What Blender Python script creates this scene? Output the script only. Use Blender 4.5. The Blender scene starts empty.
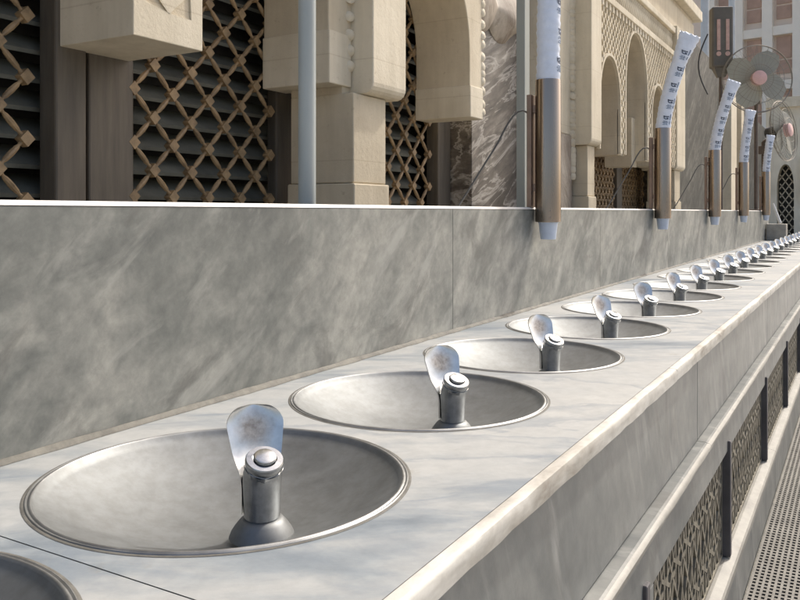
import bpy, bmesh, math, random
from math import sin, cos, pi, radians, sqrt
from mathutils import Vector, Matrix
random.seed(7)
SC = bpy.context.scene
COL = SC.collection
CZ = 1.15                      # eye height
TOP = CZ - 0.307               # counter top height

# ------------------------------------------------------------------ materials
def new_mat(name):
    m = bpy.data.materials.new(name); m.use_nodes = True
    nt = m.node_tree
    b = nt.nodes['Principled BSDF']
    return m, nt, b
def node(nt, t, **kw):
    n = nt.nodes.new(t)
    for k, v in kw.items():
        if k in n.inputs: n.inputs[k].default_value = v
        else: setattr(n, k, v)
    return n
def ramp(nt, stops, fac):
    r = nt.nodes.new('ShaderNodeValToRGB')
    e = r.color_ramp.elements
    while len(e) < len(stops): e.new(0.5)
    for el, (p, c) in zip(e, stops):
        el.position = p; el.color = (*c, 1) if len(c) == 3 else c
    nt.links.new(fac, r.inputs[0])
    return r.outputs[0]
def coords(nt, scale=(1, 1, 1), rot=(0, 0, 0), rnd=False):
    tc = nt.nodes.new('ShaderNodeTexCoord')
    src = tc.outputs['Object']
    if rnd:
        oi = nt.nodes.new('ShaderNodeObjectInfo'); ge = nt.nodes.new('ShaderNodeNewGeometry')
        ad = node(nt, 'ShaderNodeMath', operation='ADD')
        nt.links.new(oi.outputs['Random'], ad.inputs[0]); nt.links.new(ge.outputs['Random Per Island'], ad.inputs[1])
        mu = node(nt, 'ShaderNodeMath', operation='MULTIPLY'); mu.inputs[1].default_value = 37.0
        nt.links.new(ad.outputs[0], mu.inputs[0])
        va = node(nt, 'ShaderNodeVectorMath', operation='ADD')
        nt.links.new(src, va.inputs[0]); nt.links.new(mu.outputs[0], va.inputs[1])
        src = va.outputs[0]
    r = node(nt, 'ShaderNodeMapping'); r.inputs['Rotation'].default_value = rot
    nt.links.new(src, r.inputs['Vector'])
    s = node(nt, 'ShaderNodeMapping'); s.inputs['Scale'].default_value = scale
    nt.links.new(r.outputs[0], s.inputs['Vector'])
    return s.outputs[0]
def noise(nt, vec, scale, detail=6, rough=0.6, dist=0.0):
    n = node(nt, 'ShaderNodeTexNoise')
    n.inputs['Scale'].default_value = scale; n.inputs['Detail'].default_value = detail
    n.inputs['Roughness'].default_value = rough; n.inputs['Distortion'].default_value = dist
    nt.links.new(vec, n.inputs['Vector'])
    return n.outputs['Fac']
def mix(nt, fac, a, b, mode='MIX'):
    m = node(nt, 'ShaderNodeMix', data_type='RGBA', blend_type=mode)
    for sock, v in ((0, fac), (6, a), (7, b)):
        if hasattr(v, 'is_output'): nt.links.new(v, m.inputs[sock])
        elif sock == 0: m.inputs[0].default_value = v
        else: m.inputs[sock].default_value = (*v, 1)
    return m.outputs[2]
def bump(nt, b, h, strength=0.3, dist=0.005):
    n = node(nt, 'ShaderNodeBump'); n.inputs['Strength'].default_value = strength; n.inputs['Distance'].default_value = dist
    nt.links.new(h, n.inputs['Height']); nt.links.new(n.outputs[0], b.inputs['Normal'])

def marble(name, stops, rot, stretch, scale, vein=None, rough=0.35, rnd=True, spots=None, bstr=0.10, fine=0.3, warp=0.35, crisp=False):
    m, nt, b = new_mat(name)
    v = coords(nt, stretch, rot, rnd)
    f = noise(nt, v, scale, 8, 0.6, warp)                      # clouds drawn out along the bedding
    fs = noise(nt, v, scale * 4.3, 5, 0.6, 0.5)                 # streaks inside them
    fm = node(nt, 'ShaderNodeMix', data_type='FLOAT'); fm.inputs[0].default_value = 0.36
    nt.links.new(f, fm.inputs[2]); nt.links.new(fs, fm.inputs[3])
    c = ramp(nt, stops, fm.outputs[0])
    f3 = noise(nt, coords(nt, rnd=rnd), 38, 7, 0.7, 0.2)         # grain
    c = mix(nt, fine, c, ramp(nt, [(0.3, (0.30, 0.30, 0.30)), (0.7, (0.70, 0.69, 0.67))], f3), 'OVERLAY')
    if vein and not crisp:
        f2 = noise(nt, v, scale * 1.3, 7, 0.6, 0.8)
        k = ramp(nt, [(0.485, (0, 0, 0)), (0.5, (1, 1, 1)), (0.508, (0, 0, 0))] if crisp else [(0.44, (0, 0, 0)), (0.5, (1, 1, 1)), (0.52, (0, 0, 0))], f2)
        kk = node(nt, 'ShaderNodeMath', operation='MULTIPLY'); kk.inputs[1].default_value = vein[1]
        nt.links.new(k, kk.inputs[0])
        c = mix(nt, kk.outputs[0], c, vein[0])
    if crisp:                                                    # light and dark streaks drawn along the bedding
        vt = coords(nt, (1, stretch[1] * 0.6, stretch[2] * 1.1), rot, rnd)
        f4 = noise(nt, vt, scale * 2.1, 8, 0.62, 0.5)
        c = mix(nt, ramp(nt, [(0.56, (0, 0, 0)), (0.68, (0.6, 0.6, 0.6))], f4), c, vein[0])
        f5 = noise(nt, coords(nt, (1.3, stretch[1] * 0.75, stretch[2] * 1.0), rot, rnd), scale * 1.4, 8, 0.66, 0.9)
        c = mix(nt, ramp(nt, [(0.57, (0, 0, 0)), (0.66, (0.62, 0.62, 0.62))], f5), c, tuple(x * 0.28 for x in vein[0]))
    if spots:
        v2 = coords(nt)
        s = ramp(nt, [(0.64, (0, 0, 0)), (0.74, (1, 1, 1))], noise(nt, v2, spots[1], 5, 0.7))
        kk = node(nt, 'ShaderNodeMath', operation='MULTIPLY'); kk.inputs[1].default_value = spots[2]
        nt.links.new(s, kk.inputs[0])
        c = mix(nt, kk.outputs[0], c, spots[0])
    nt.links.new(c, b.inputs['Base Color'])
    fr = noise(nt, coords(nt), 14, 5, 0.6)
    rr = node(nt, 'ShaderNodeMapRange'); rr.inputs[3].default_value = rough - 0.08; rr.inputs[4].default_value = rough + 0.16
    nt.links.new(fr, rr.inputs[0]); nt.links.new(rr.outputs[0], b.inputs['Roughness'])
    bump(nt, b, f3, bstr, 0.003)
    return m
def stone(name, ca, cb, rough=0.8, scale=3.0, bs=0.45, joints=True):
    m, nt, b = new_mat(name)
    v = coords(nt)
    f = noise(nt, v, scale, 8, 0.65)
    c = ramp(nt, [(0.3, ca), (0.7, cb)], f)
    vs = coords(nt, (6, 6, 0.7))
    s = ramp(nt, [(0.35, (0.72, 0.70, 0.66)), (0.6, (1, 1, 1))], noise(nt, vs, 1.6, 5, 0.6))
    c = mix(nt, 0.45, c, s, 'MULTIPLY')
    f0 = noise(nt, v, 0.9, 3, 0.5)                               # blocks weathered lighter and darker
    c = mix(nt, 0.5, c, ramp(nt, [(0.35, (0.80, 0.76, 0.70)), (0.62, (1, 1, 1))], f0), 'MULTIPLY')
    pits = ramp(nt, [(0.60, (1, 1, 1)), (0.72, (0.62, 0.56, 0.48))], noise(nt, v, 26, 6, 0.75))
    c = mix(nt, 0.55, c, pits, 'MULTIPLY')
    sp = node(nt, 'ShaderNodeSeparateXYZ'); nt.links.new(v, sp.inputs[0])
    md = node(nt, 'ShaderNodeMath', operation='FRACT'); mm = node(nt, 'ShaderNodeMath', operation='MULTIPLY'); mm.inputs[1].default_value = 1 / 0.46
    nt.links.new(sp.outputs[2], mm.inputs[0]); nt.links.new(mm.outputs[0], md.inputs[0])
    jt = ramp(nt, [(0.0, (0.66, 0.60, 0.52)), (0.009, (0.66, 0.60, 0.52)), (0.013, (1, 1, 1))], md.outputs[0])
    if joints: c = mix(nt, 0.35, c, jt, 'MULTIPLY')
    nt.links.new(c, b.inputs['Base Color']); b.inputs['Roughness'].default_value = rough
    bump(nt, b, noise(nt, v, 45, 7, 0.75), bs, 0.006)
    return m
def plain(name, c, rough=0.5, metal=0.0, var=0.18, scale=20, bs=0.1, streak=None):
    m, nt, b = new_mat(name)
    v = coords(nt, streak or (1, 1, 1))
    f = noise(nt, v, scale, 6, 0.65)
    lo = tuple(x * (1 - var) for x in c); hi = tuple(min(1, x * (1 + var)) for x in c)
    nt.links.new(ramp(nt, [(0.3, lo), (0.7, hi)], f), b.inputs['Base Color'])
    b.inputs['Metallic'].default_value = metal
    rr = node(nt, 'ShaderNodeMapRange'); rr.inputs[3].default_value = max(0.03, rough - 0.08); rr.inputs[4].default_value = rough + 0.1
    nt.links.new(f, rr.inputs[0]); nt.links.new(rr.outputs[0], b.inputs['Roughness'])
    if bs: bump(nt, b, f, bs, 0.002)
    return m

M = {}
R = radians
M['wall'] = marble('wall_marble',
    [(0.34, (0.125, 0.132, 0.123)), (0.44, (0.18, 0.187, 0.171)), (0.51, (0.24, 0.243, 0.221)), (0.58, (0.315, 0.313, 0.281)), (0.68, (0.42, 0.412, 0.37))],
    (R(-38), 0, 0), (1, 0.72, 1.35), 3.4, vein=((0.42, 0.415, 0.375), 0.5), rough=0.40, spots=((0.11, 0.115, 0.11), 8, 0.45), warp=0.8, crisp=True, fine=0.5)
M['counter'] = marble('counter_marble',
    [(0.35, (0.14, 0.17, 0.20)), (0.425, (0.24, 0.268, 0.288)), (0.49, (0.36, 0.37, 0.365)), (0.70, (0.43, 0.43, 0.41))],
    (0, 0, R(-33)), (0.40, 1.25, 1), 2.3, vein=((0.16, 0.195, 0.235), 0.45), rough=0.42, rnd=False, spots=((0.22, 0.185, 0.125), 8, 0.42), fine=0.25)
M['fascia'] = marble('fascia_marble',
    [(0.33, (0.09, 0.101, 0.104)), (0.45, (0.14, 0.15, 0.148)), (0.55, (0.19, 0.197, 0.189)), (0.70, (0.275, 0.278, 0.26))],
    (R(62), 0, 0), (1, 0.6, 1.7), 2.4, vein=((0.37, 0.37, 0.35), 0.3), rough=0.34, crisp=True)
M['ledge'] = marble('ledge_marble',
    [(0.33, (0.19, 0.185, 0.17)), (0.5, (0.30, 0.29, 0.26)), (0.70, (0.42, 0.405, 0.37))],
    (0, 0, 0), (1, 0.35, 1), 6, rough=0.42, rnd=False, spots=((0.22, 0.17, 0.12), 11, 0.4))
M['nosing'] = marble('nosing_marble',
    [(0.36, (0.25, 0.22, 0.18)), (0.46, (0.42, 0.40, 0.355)), (0.6, (0.60, 0.585, 0.54))],
    (0, 0, 0), (1, 0.35, 1), 9, rough=0.5, rnd=False, spots=((0.24, 0.175, 0.12), 13, 0.7))
M['coping'] = marble('coping_marble', [(0.3, (0.58, 0.56, 0.52)), (0.7, (0.78, 0.76, 0.72))], (0, 0, 0), (1, 0.4, 1), 6, rough=0.4)
M['panel_marble'] = marble('streaked_marble',
    [(0.33, (0.03, 0.026, 0.023)), (0.44, (0.075, 0.063, 0.053)), (0.52, (0.14, 0.12, 0.10)), (0.60, (0.26, 0.235, 0.20)), (0.70, (0.46, 0.43, 0.38))],
    (R(-24), 0, 0), (1, 0.5, 2.6), 2.3, vein=((0.62, 0.58, 0.52), 0.55), rough=0.4)
M['grey_marble'] = marble('grey_streaked_marble',
    [(0.36, (0.018, 0.0175, 0.0145)), (0.48, (0.036, 0.035, 0.029)), (0.57, (0.055, 0.053, 0.044)), (0.65, (0.20, 0.19, 0.16))],
    (R(-40), 0, 0), (1, 0.4, 2.2), 1.5, vein=((0.30, 0.28, 0.24), 0.3), rough=0.4)
M['cream_marble'] = marble('cream_marble',
    [(0.27, (0.20, 0.155, 0.115)), (0.45, (0.36, 0.30, 0.24)), (0.6, (0.50, 0.44, 0.36)), (0.8, (0.62, 0.57, 0.49))],
    (R(60), 0, 0), (1, 0.5, 2.0), 2.5, vein=((0.19, 0.14, 0.10), 0.5), rough=0.45)
M['stone'] = stone('sandstone', (0.60, 0.52, 0.385), (0.73, 0.645, 0.49))
M['stone_pale'] = stone('pale_sandstone', (0.68, 0.607, 0.465), (0.80, 0.725, 0.575))
M['far_stone'] = stone('cream_render', (0.70, 0.62, 0.47), (0.79, 0.71, 0.56), scale=1.0, joints=False)
M['wood'] = plain('lattice_wood', (0.30, 0.205, 0.11), 0.55, 0, 0.45, 18, 0.3)
M['post'] = plain('post_wood', (0.125, 0.105, 0.08), 0.6, 0, 0.3, 6, 0.2, (4, 4, 0.4))
M['louvre'] = plain('louvre_paint', (0.20, 0.20, 0.165), 0.55, 0, 0.3, 5, 0.1)  # lightened: veil of haze put into the louvre colour
M['dark'] = plain('dark_recess', (0.06, 0.058, 0.05), 0.8, 0, 0.3, 6, 0)  # recess dark lifted in the colour, as no haze is built
M['grout'] = plain('grout', (0.24, 0.23, 0.20), 0.85, 0, 0.4, 30, 0.4)
M['sealant'] = plain('sealant', (0.15, 0.142, 0.118), 0.7, 0, 0.5, 24, 0.6)
M['tube'] = plain('bronze_steel', (0.38, 0.31, 0.25), 0.25, 1.0, 0.08, 9, 0.03, (1, 1, 0.02))
M['bracket'] = plain('bracket_metal', (0.24, 0.17, 0.13), 0.4, 0.7, 0.2, 10, 0.05)
M['pipe'] = plain('painted_pipe', (0.35, 0.38, 0.37), 0.45, 0, 0.12, 8, 0.1, (1, 1, 0.2))
M['pole'] = plain('painted_post', (0.30, 0.315, 0.285), 0.5, 0, 0.12, 8, 0.1, (1, 1, 0.2))
M['pale_pole'] = plain('pale_pole', (0.50, 0.52, 0.52), 0.5, 0, 0.1, 4, 0.1)
M['cable'] = plain('cable', (0.10, 0.095, 0.085), 0.5)
M['cup'] = plain('cup_paper', (0.70, 0.755, 0.86), 0.3, 0, 0.08, 25, 0.1)
M['cup_rim'] = plain('cup_bottom', (0.66, 0.72, 0.83), 0.4, 0, 0.06, 30, 0.1)
M['ink'] = plain('print_ink', (0.06, 0.085, 0.14), 0.4, 0, 0.4, 60, 0)
M['ink_pale'] = plain('print_ink_pale', (0.20, 0.27, 0.38), 0.4, 0, 0.3, 60, 0)
M['frame_lattice'] = plain('cast_lattice', (0.225, 0.205, 0.16), 0.6, 0.2, 0.4, 24, 0.4)
M['divider'] = plain('divider_bronze', (0.10, 0.095, 0.10), 0.5, 0.2, 0.3, 10, 0.1)
M['grate'] = plain('grate_plastic', (0.15, 0.142, 0.125), 0.6, 0, 0.35, 12, 0.2)
M['trench'] = plain('trench', (0.03, 0.03, 0.028), 0.9)
M['blade'] = plain('fan_blade', (0.34, 0.335, 0.28), 0.45, 0.0, 0.1, 5, 0)
M['hub'] = plain('fan_hub', (0.66, 0.42, 0.39), 0.5, 0, 0.12, 20, 0)
M['fan_wire'] = plain('fan_wire', (0.22, 0.20, 0.17), 0.35, 0.7, 0.1, 10, 0)
M['black'] = plain('black_plastic', (0.035, 0.036, 0.038), 0.45)
M['brown_metal'] = plain('brown_metal', (0.11, 0.085, 0.07), 0.5, 0.3)
M['box'] = plain('box_metal', (0.115, 0.105, 0.088), 0.5, 0.1, 0.2, 8)
M['slot'] = plain('slot_pink', (0.50, 0.33, 0.28), 0.4)
M['white'] = plain('white_plastic', (0.75, 0.74, 0.70), 0.45, 0, 0.08)
M['pier'] = plain('pier_concrete', (0.36, 0.335, 0.29), 0.7, 0, 0.25, 12, 0.4)
M['pink'] = plain('pink_render', (0.80, 0.66, 0.53), 0.85, 0, 0.08, 0.6, 0)  # tall building: wall, bands and windows lightened to stand in for haze
M['pink_pale'] = plain('pale_band', (0.88, 0.80, 0.67), 0.85, 0, 0.06, 0.6, 0)  # distance haze put into the colour here too
M['win'] = plain('window_reddish', (0.48, 0.31, 0.22), 0.5, 0, 0.2, 0.8, 0)  # window tone paled the same way, for haze

def ground_mat():
    m, nt, b = new_mat('paving')
    v = coords(nt)
    br = node(nt, 'ShaderNodeTexBrick'); br.offset = 0.0
    br.inputs['Scale'].default_value = 1.0; br.inputs['Brick Width'].default_value = 1.0; br.inputs['Row Height'].default_value = 1.0
    br.inputs['Mortar Size'].default_value = 0.004
    br.inputs['Color1'].default_value = (0.33, 0.32, 0.30, 1); br.inputs['Color2'].default_value = (0.38, 0.37, 0.345, 1); br.inputs['Mortar'].default_value = (0.2, 0.19, 0.17, 1)
    nt.links.new(v, br.inputs['Vector'])
    c = mix(nt, 0.3, br.outputs['Color'], ramp(nt, [(0.3, (0.4, 0.4, 0.4)), (0.7, (0.8, 0.78, 0.74))], noise(nt, v, 2.0, 8)), 'OVERLAY')
    nt.links.new(c, b.inputs['Base Color']); b.inputs['Roughness'].default_value = 0.45
    return m
M['ground'] = ground_mat()

def bowl_mat():
    m, nt, b = new_mat('brushed_steel')
    b.inputs['Metallic'].default_value = 1.0
    tc = nt.nodes.new('ShaderNodeTexCoord')
    v = coords(nt, (1, 1, 1), (0, 0, 0), True)
    f = noise(nt, v, 9, 7, 0.65, 0.6)
    f2 = noise(nt, v, 55, 4, 0.7)
    c = ramp(nt, [(0.25, (0.168, 0.176, 0.180)), (0.5, (0.222, 0.233, 0.237)), (0.75, (0.262, 0.274, 0.280))], f)
    c = mix(nt, 0.25, c, ramp(nt, [(0.35, (0.35, 0.33, 0.30)), (0.6, (0.6, 0.6, 0.6))], f2), 'OVERLAY')
    nt.links.new(c, b.inputs['Base Color'])
    rr = node(nt, 'ShaderNodeMapRange'); rr.inputs[3].default_value = 0.54; rr.inputs[4].default_value = 0.68
    nt.links.new(f, rr.inputs[0]); nt.links.new(rr.outputs[0], b.inputs['Roughness'])
    sp = node(nt, 'ShaderNodeSeparateXYZ'); nt.links.new(tc.outputs['Object'], sp.inputs[0])
    ln = node(nt, 'ShaderNodeVectorMath', operation='LENGTH')
    cb = node(nt, 'ShaderNodeCombineXYZ'); nt.links.new(sp.outputs[0], cb.inputs[0]); nt.links.new(sp.outputs[1], cb.inputs[1])
    nt.links.new(cb.outputs[0], ln.inputs[0])
    rv = node(nt, 'ShaderNodeCombineXYZ'); nt.links.new(ln.outputs['Value'], rv.inputs[0])
    fr = noise(nt, rv.outputs[0], 400, 2, 0.5)
    bump(nt, b, fr, 0.04, 0.001)
    return m
M['bowl'] = bowl_mat()
M['rim'] = plain('rim_steel', (0.27, 0.275, 0.275), 0.48, 1.0, 0.25, 25, 0.15)
M['rim_groove'] = plain('rim_gasket', (0.12, 0.115, 0.10), 0.7, 0.0, 0.4, 40, 0.3)

def chrome(name, stain):
    m, nt, b = new_mat(name)
    b.inputs['Metallic'].default_value = 1.0
    v = coords(nt, (1, 1, 1), (0, 0, 0), True)
    f = noise(nt, v, 60, 6, 0.7)
    c = ramp(nt, [(0.3, (0.62, 0.62, 0.60)), (0.6, (0.76, 0.755, 0.735))] if stain else [(0.3, (0.33, 0.34, 0.345)), (0.6, (0.48, 0.495, 0.51))], f)
    if stain:
        tc = nt.nodes.new('ShaderNodeTexCoord')
        # mineral stain sits in the middle of the scoop; its place follows the part's own vertex UV-like attribute
        at = node(nt, 'ShaderNodeAttribute'); at.attribute_name = 'scoop'
        ad = node(nt, 'ShaderNodeMath', operation='ADD'); nt.links.new(at.outputs['Fac'], ad.inputs[0])
        ms = node(nt, 'ShaderNodeMath', operation='MULTIPLY'); ms.inputs[1].default_value = 0.6
        nt.links.new(noise(nt, v, 70, 5, 0.7), ms.inputs[0]); nt.links.new(ms.outputs[0], ad.inputs[1])
        k = ramp(nt, [(0.50, (0, 0, 0)), (0.98, (0.85, 0.85, 0.85))], ad.outputs[0])
        c = mix(nt, k, c, ramp(nt, [(0.35, (0.34, 0.28, 0.23)), (0.65, (0.62, 0.55, 0.47))], noise(nt, v, 130, 4, 0.7)))
        rr = node(nt, 'ShaderNodeMapRange'); rr.inputs[3].default_value = 0.30; rr.inputs[4].default_value = 0.55
        nt.links.new(k, rr.inputs[0]); nt.links.new(rr.outputs[0], b.inputs['Roughness'])
    else:
        rr = node(nt, 'ShaderNodeMapRange'); rr.inputs[3].default_value = 0.08; rr.inputs[4].default_value = 0.27
        nt.links.new(f, rr.inputs[0]); nt.links.new(rr.outputs[0], b.inputs['Roughness'])
    nt.links.new(c, b.inputs['Base Color'])
    bump(nt, b, f, 0.05, 0.001)
    return m
M['chrome'] = chrome('worn_chrome', False)
M['guard'] = chrome('scale_stained_chrome', True)

# ------------------------------------------------------------------ mesh builder
class MB:
    def __init__(s): s.v = []; s.f = []; s.a = None
    def add(s, vs, fs):
        o = len(s.v); s.v += [tuple(p) for p in vs]; s.f += [tuple(i + o for i in f) for f in fs]
        return s
    def box(s, x0, x1, y0, y1, z0, z1):
        if x0 > x1: x0, x1 = x1, x0
        if y0 > y1: y0, y1 = y1, y0
        if z0 > z1: z0, z1 = z1, z0
        vs = [(x, y, z) for x in (x0, x1) for y in (y0, y1) for z in (z0, z1)]
        return s.add(vs, [(0, 1, 3, 2), (4, 6, 7, 5), (0, 4, 5, 1), (2, 3, 7, 6), (0, 2, 6, 4), (1, 5, 7, 3)])
    def obox(s, c, ax, ay, az):          # oriented box: centre and three half-axis vectors
        c = Vector(c); vs = [c + ax * i + ay * j + az * k for i in (-1, 1) for j in (-1, 1) for k in (-1, 1)]
        return s.add(vs, [(0, 1, 3, 2), (4, 6, 7, 5), (0, 4, 5, 1), (2, 3, 7, 6), (0, 2, 6, 4), (1, 5, 7, 3)])
    def bar(s, p, q, w, d, up):          # rectangular bar from p to q; d along up
        p = Vector(p); q = Vector(q); a = (q - p) / 2; up = Vector(up).normalized()
        n = a.cross(up).normalized()
        return s.obox((p + q) / 2, a, n * w / 2, up * d / 2)
    def rings(s, rings, cap0=True, cap1=True, closed=True):
        n = len(rings[0]); vs = [p for r in rings for p in r]; fs = []
        for i in range(len(rings) - 1):
            for j in range(n if closed else n - 1):
                k = (j + 1) % n
                fs.append((i * n + j, i * n + k, (i + 1) * n + k, (i + 1) * n + j))
        if cap0: fs.append(tuple(range(n))[::-1])
        if cap1: fs.append(tuple((len(rings) - 1) * n + j for j in range(n)))
        return s.add(vs, fs)
    def lathe(s, prof, n=32, c=(0, 0, 0), axis=(0, 0, 1), cap0=True, cap1=True):
        c = Vector(c); az = Vector(axis).normalized()
        ax = az.orthogonal().normalized() if abs(az.z) < 0.999 else Vector((1, 0, 0)); ay = az.cross(ax)
        return s.rings([[c + az * z + ax * (r * cos(2 * pi * j / n)) + ay * (r * sin(2 * pi * j / n)) for j in range(n)] for r, z in prof], cap0, cap1)
    def tube(s, path, r, n=10, rs=None):
        P = [Vector(p) for p in path]; rings = []; ref = None
        for i, p in enumerate(P):
            t = (P[min(i + 1, len(P) - 1)] - P[max(i - 1, 0)]).normalized()
            if ref is None: ref = t.orthogonal().normalized()
            ref = (ref - t * ref.dot(t)).normalized(); b = t.cross(ref)
            rr = rs[i] if rs else r
            rings.append([p + ref * (rr * cos(2 * pi * j / n)) + b * (rr * sin(2 * pi * j / n)) for j in range(n)])
        return s.rings(rings)
    def prism_x(s, poly, x0, x1):        # polygon in (y,z) extruded along x
        n = len(poly); vs = [(x0, y, z) for y, z in poly] + [(x1, y, z) for y, z in poly]
        fs = [tuple(range(n)), tuple(range(n, 2 * n))[::-1]] + [(i, n + i, n + (i + 1) % n, (i + 1) % n) for i in range(n)]
        return s.add(vs, fs)
    def prism_y(s, poly, y0, y1):        # polygon in (x,z) extruded along y
        n = len(poly); vs = [(x, y0, z) for x, z in poly] + [(x, y1, z) for x, z in poly]
        fs = [tuple(range(n)), tuple(range(n, 2 * n))[::-1]] + [(i, n + i, n + (i + 1) % n, (i + 1) % n) for i in range(n)]
        return s.add(vs, fs)
    def build(s, name, mat, parent=None, bevel=0, smooth=False, seg=2, org=None):
        me = bpy.data.meshes.new(name)
        off = Vector(org) if org is not None else (parent_world(parent) if parent else Vector((0, 0, 0)))
        bm = bmesh.new()
        vs = [bm.verts.new(Vector(p) - off) for p in s.v]
        for f in s.f:
            try: bm.faces.new([vs[i] for i in f])
            except ValueError: pass
        bmesh.ops.recalc_face_normals(bm, faces=bm.faces)
        big = [f for f in bm.faces if len(f.verts) > 4]
        if big: bmesh.ops.triangulate(bm, faces=big, ngon_method='EAR_CLIP') if any(len(f.verts) > 40 for f in big) else None
        bm.to_mesh(me); bm.free()
        if smooth:
            for p in me.polygons: p.use_smooth = True
            me.set_sharp_from_angle(angle=radians(40))
        me.materials.append(mat)
        o = bpy.data.objects.new(name, me); COL.objects.link(o)
        if parent: o.parent = parent
        if parent is None and org is not None: o.location = org
        if bevel:
            b = o.modifiers.new('bevel', 'BEVEL'); b.width = bevel; b.segments = seg; b.limit_method = 'ANGLE'; b.angle_limit = radians(40)
            b.harden_normals = False
        return o
def parent_world(p):
    v = Vector((0, 0, 0))
    while p is not None: v = v + p.location; p = p.parent
    return v
def tag(o, label, cat, group=None, kind=None):
    o['label'] = label; o['category'] = cat
    if group: o['group'] = group
    if kind: o['kind'] = kind
    return o
def thing(name, loc, label, cat, group=None):
    o = bpy.data.objects.new(name, None); COL.objects.link(o); o.location = loc; o.empty_display_size = 0.1
    return tag(o, label, cat, group)
def copy_tree(o, parent=None):
    c = o.copy(); COL.objects.link(c)
    if parent: c.parent = parent
    for ch in [x for x in COL.objects if x.parent == o and x != c]: copy_tree(ch, c)
    return c

# ------------------------------------------------------------------ ground
g = MB().add([(-300, -300, 0), (300, -300, 0), (300, 300, 0), (-300, 300, 0)], [(0, 1, 2, 3)]).build('ground', M['ground'])
g['kind'] = 'structure'

# ------------------------------------------------------------------ counter
CX0, CX1 = -0.906, -0.325
CY0, CY1 = -1.2, 11.3
PITCH, BX, BY1 = 0.466, -0.637, 0.70
NB = 22                                     # k = 0 .. NB-1, k=1 is the nearest whole basin
def by(k): return BY1 + (k - 1) * PITCH
RH = 0.2035                                   # hole radius
counter = thing('drinking_counter', ((CX0 + CX1) / 2, 4.5, 0), 'long pale grey marble drinking counter with round basins and lattice front', 'counter')
mb = MB()
xs0, xs1 = CX0 + 0.004, CX1 - 0.004
def patch(mb, y0, y1, yc):
    if yc is None:
        mb.add([(xs0, y0, TOP), (xs1, y0, TOP), (xs1, y1, TOP), (xs0, y1, TOP)], [(0, 1, 2, 3)]); return
    ang = sorted({2 * pi * i / 64 for i in range(64)} | {math.atan2(y - yc, x - BX) % (2 * pi) for x in (xs0, xs1) for y in (y0, y1)})
    inner, outer, low = [], [], []
    for a in ang:
        c, s = cos(a), sin(a); t = 9
        if c > 1e-9: t = min(t, (xs1 - BX) / c)
        if c < -1e-9: t = min(t, (xs0 - BX) / c)
        if s > 1e-9: t = min(t, (y1 - yc) / s)
        if s < -1e-9: t = min(t, (y0 - yc) / s)
        inner.append((BX + RH * c, yc + RH * s, TOP)); outer.append((BX + t * c, yc + t * s, TOP)); low.append((BX + RH * c, yc + RH * s, TOP - 0.03))
    mb.rings([outer, inner, low], False, False)
ys = [by(-3)]
first = by(0) - PITCH / 2
patch(mb, CY0, first - 0.0015, None)
joint_ys = [first]
for k in range(NB):
    y0, y1 = by(k) - PITCH / 2, by(k) + PITCH / 2
    if k % 3 == 0 and k: pass
    j0 = 0.0008 if k in (0, 1) or (k - 1) % 4 == 0 else 0
    j1 = 0.0008 if k == 0 or k % 4 == 0 else 0
    if j1: joint_ys.append(y1)
    patch(mb, y0 + j0, y1 - j1, by(k))
yl = by(NB - 1) + PITCH / 2
patch(mb, yl + 0.001, CY1, None)
mb.build('countertop', M['counter'], counter)
for y in joint_ys:
    gm = MB(); gm.box(xs0, xs1, y - 0.004, y + 0.004, TOP - 0.02, TOP - 0.0012)
    gm.build('joint_grout', M['grout'], counter)
# worn rounded nosing along the front edge, one piece per slab
nm = MB()
prof = [(-0.329, 0.0), (-0.318, 0.0), (-0.3145, -0.0012), (-0.313, -0.004), (-0.3128, -0.012), (-0.3135, -0.024), (-0.329, -0.0245)]
cuts = [CY0] + [1.63 + 1.86 * i for i in range(6)] + [CY1]
cuts = sorted(c for c in cuts if c <= CY1)
for a, b in zip(cuts, cuts[1:]):
    n = max(2, int((b - a) / 0.035)); rings = []
    for i in range(n + 1):
        y = a + 0.001 + (b - a - 0.002) * i / n
        rings.append([(x - (0 if j in (0, 6) else abs(random.gauss(0, 0.0007))), y, TOP + z - (0.0006 if j < 2 else abs(random.gauss(0, 0.0006)))) for j, (x, z) in enumerate(prof)])
    nm.rings(rings)
nm.build('nosing', M['nosing'], counter, smooth=True)
FX = -0.330
fm = MB()
fc = [CY0, 0.3, 1.95, 3.53, 5.1, 6.7, 8.3, 9.9, CY1]
for a, b in zip(fc, fc[1:]): fm.box(FX - 0.02, FX, a + 0.0015, b - 0.0015, CZ - 0.529, TOP - 0.0252)
fm.build('fascia', M['fascia'], counter, bevel=0.0015, seg=1)
MB().box(-0.88, FX - 0.021, CY0 + 0.01, CY1 - 0.01, CZ - 0.66, TOP - 0.075).build('core', M['dark'], counter)
lm = MB(); le = MB()
lp = [(-0.36, -0.5295), (-0.312, -0.531), (-0.3045, -0.535), (-0.3045, -0.556), (-0.313, -0.562), (-0.36, -0.563)]
ep = [(-0.3075, -0.5322), (-0.3025, -0.5335), (-0.2995, -0.537), (-0.2995, -0.544), (-0.302, -0.547), (-0.3075, -0.5475)]
for a, b in zip(fc, fc[1:]):
    lm.rings([[(x, y, CZ + z) for x, z in lp] for y in (a + 0.001, b - 0.001)])
    n = max(2, int((b - a) / 0.05))
    le.rings([[(x - (abs(random.gauss(0, 0.0005)) if 0 < q < 5 else 0), a + 0.001 + (b - a - 0.002) * t / n, CZ + z) for q, (x, z) in enumerate(ep)] for t in range(n + 1)])
lm.build('ledge', M['fascia'], counter)
le.build('ledge_edge', M['ledge'], counter, smooth=True)
PX = -0.320
DIV = [2.37 + 0.985 * i for i in range(-3, 10)]
ZT, ZB = CZ - 0.659, CZ - 0.952
tm = MB()
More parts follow.
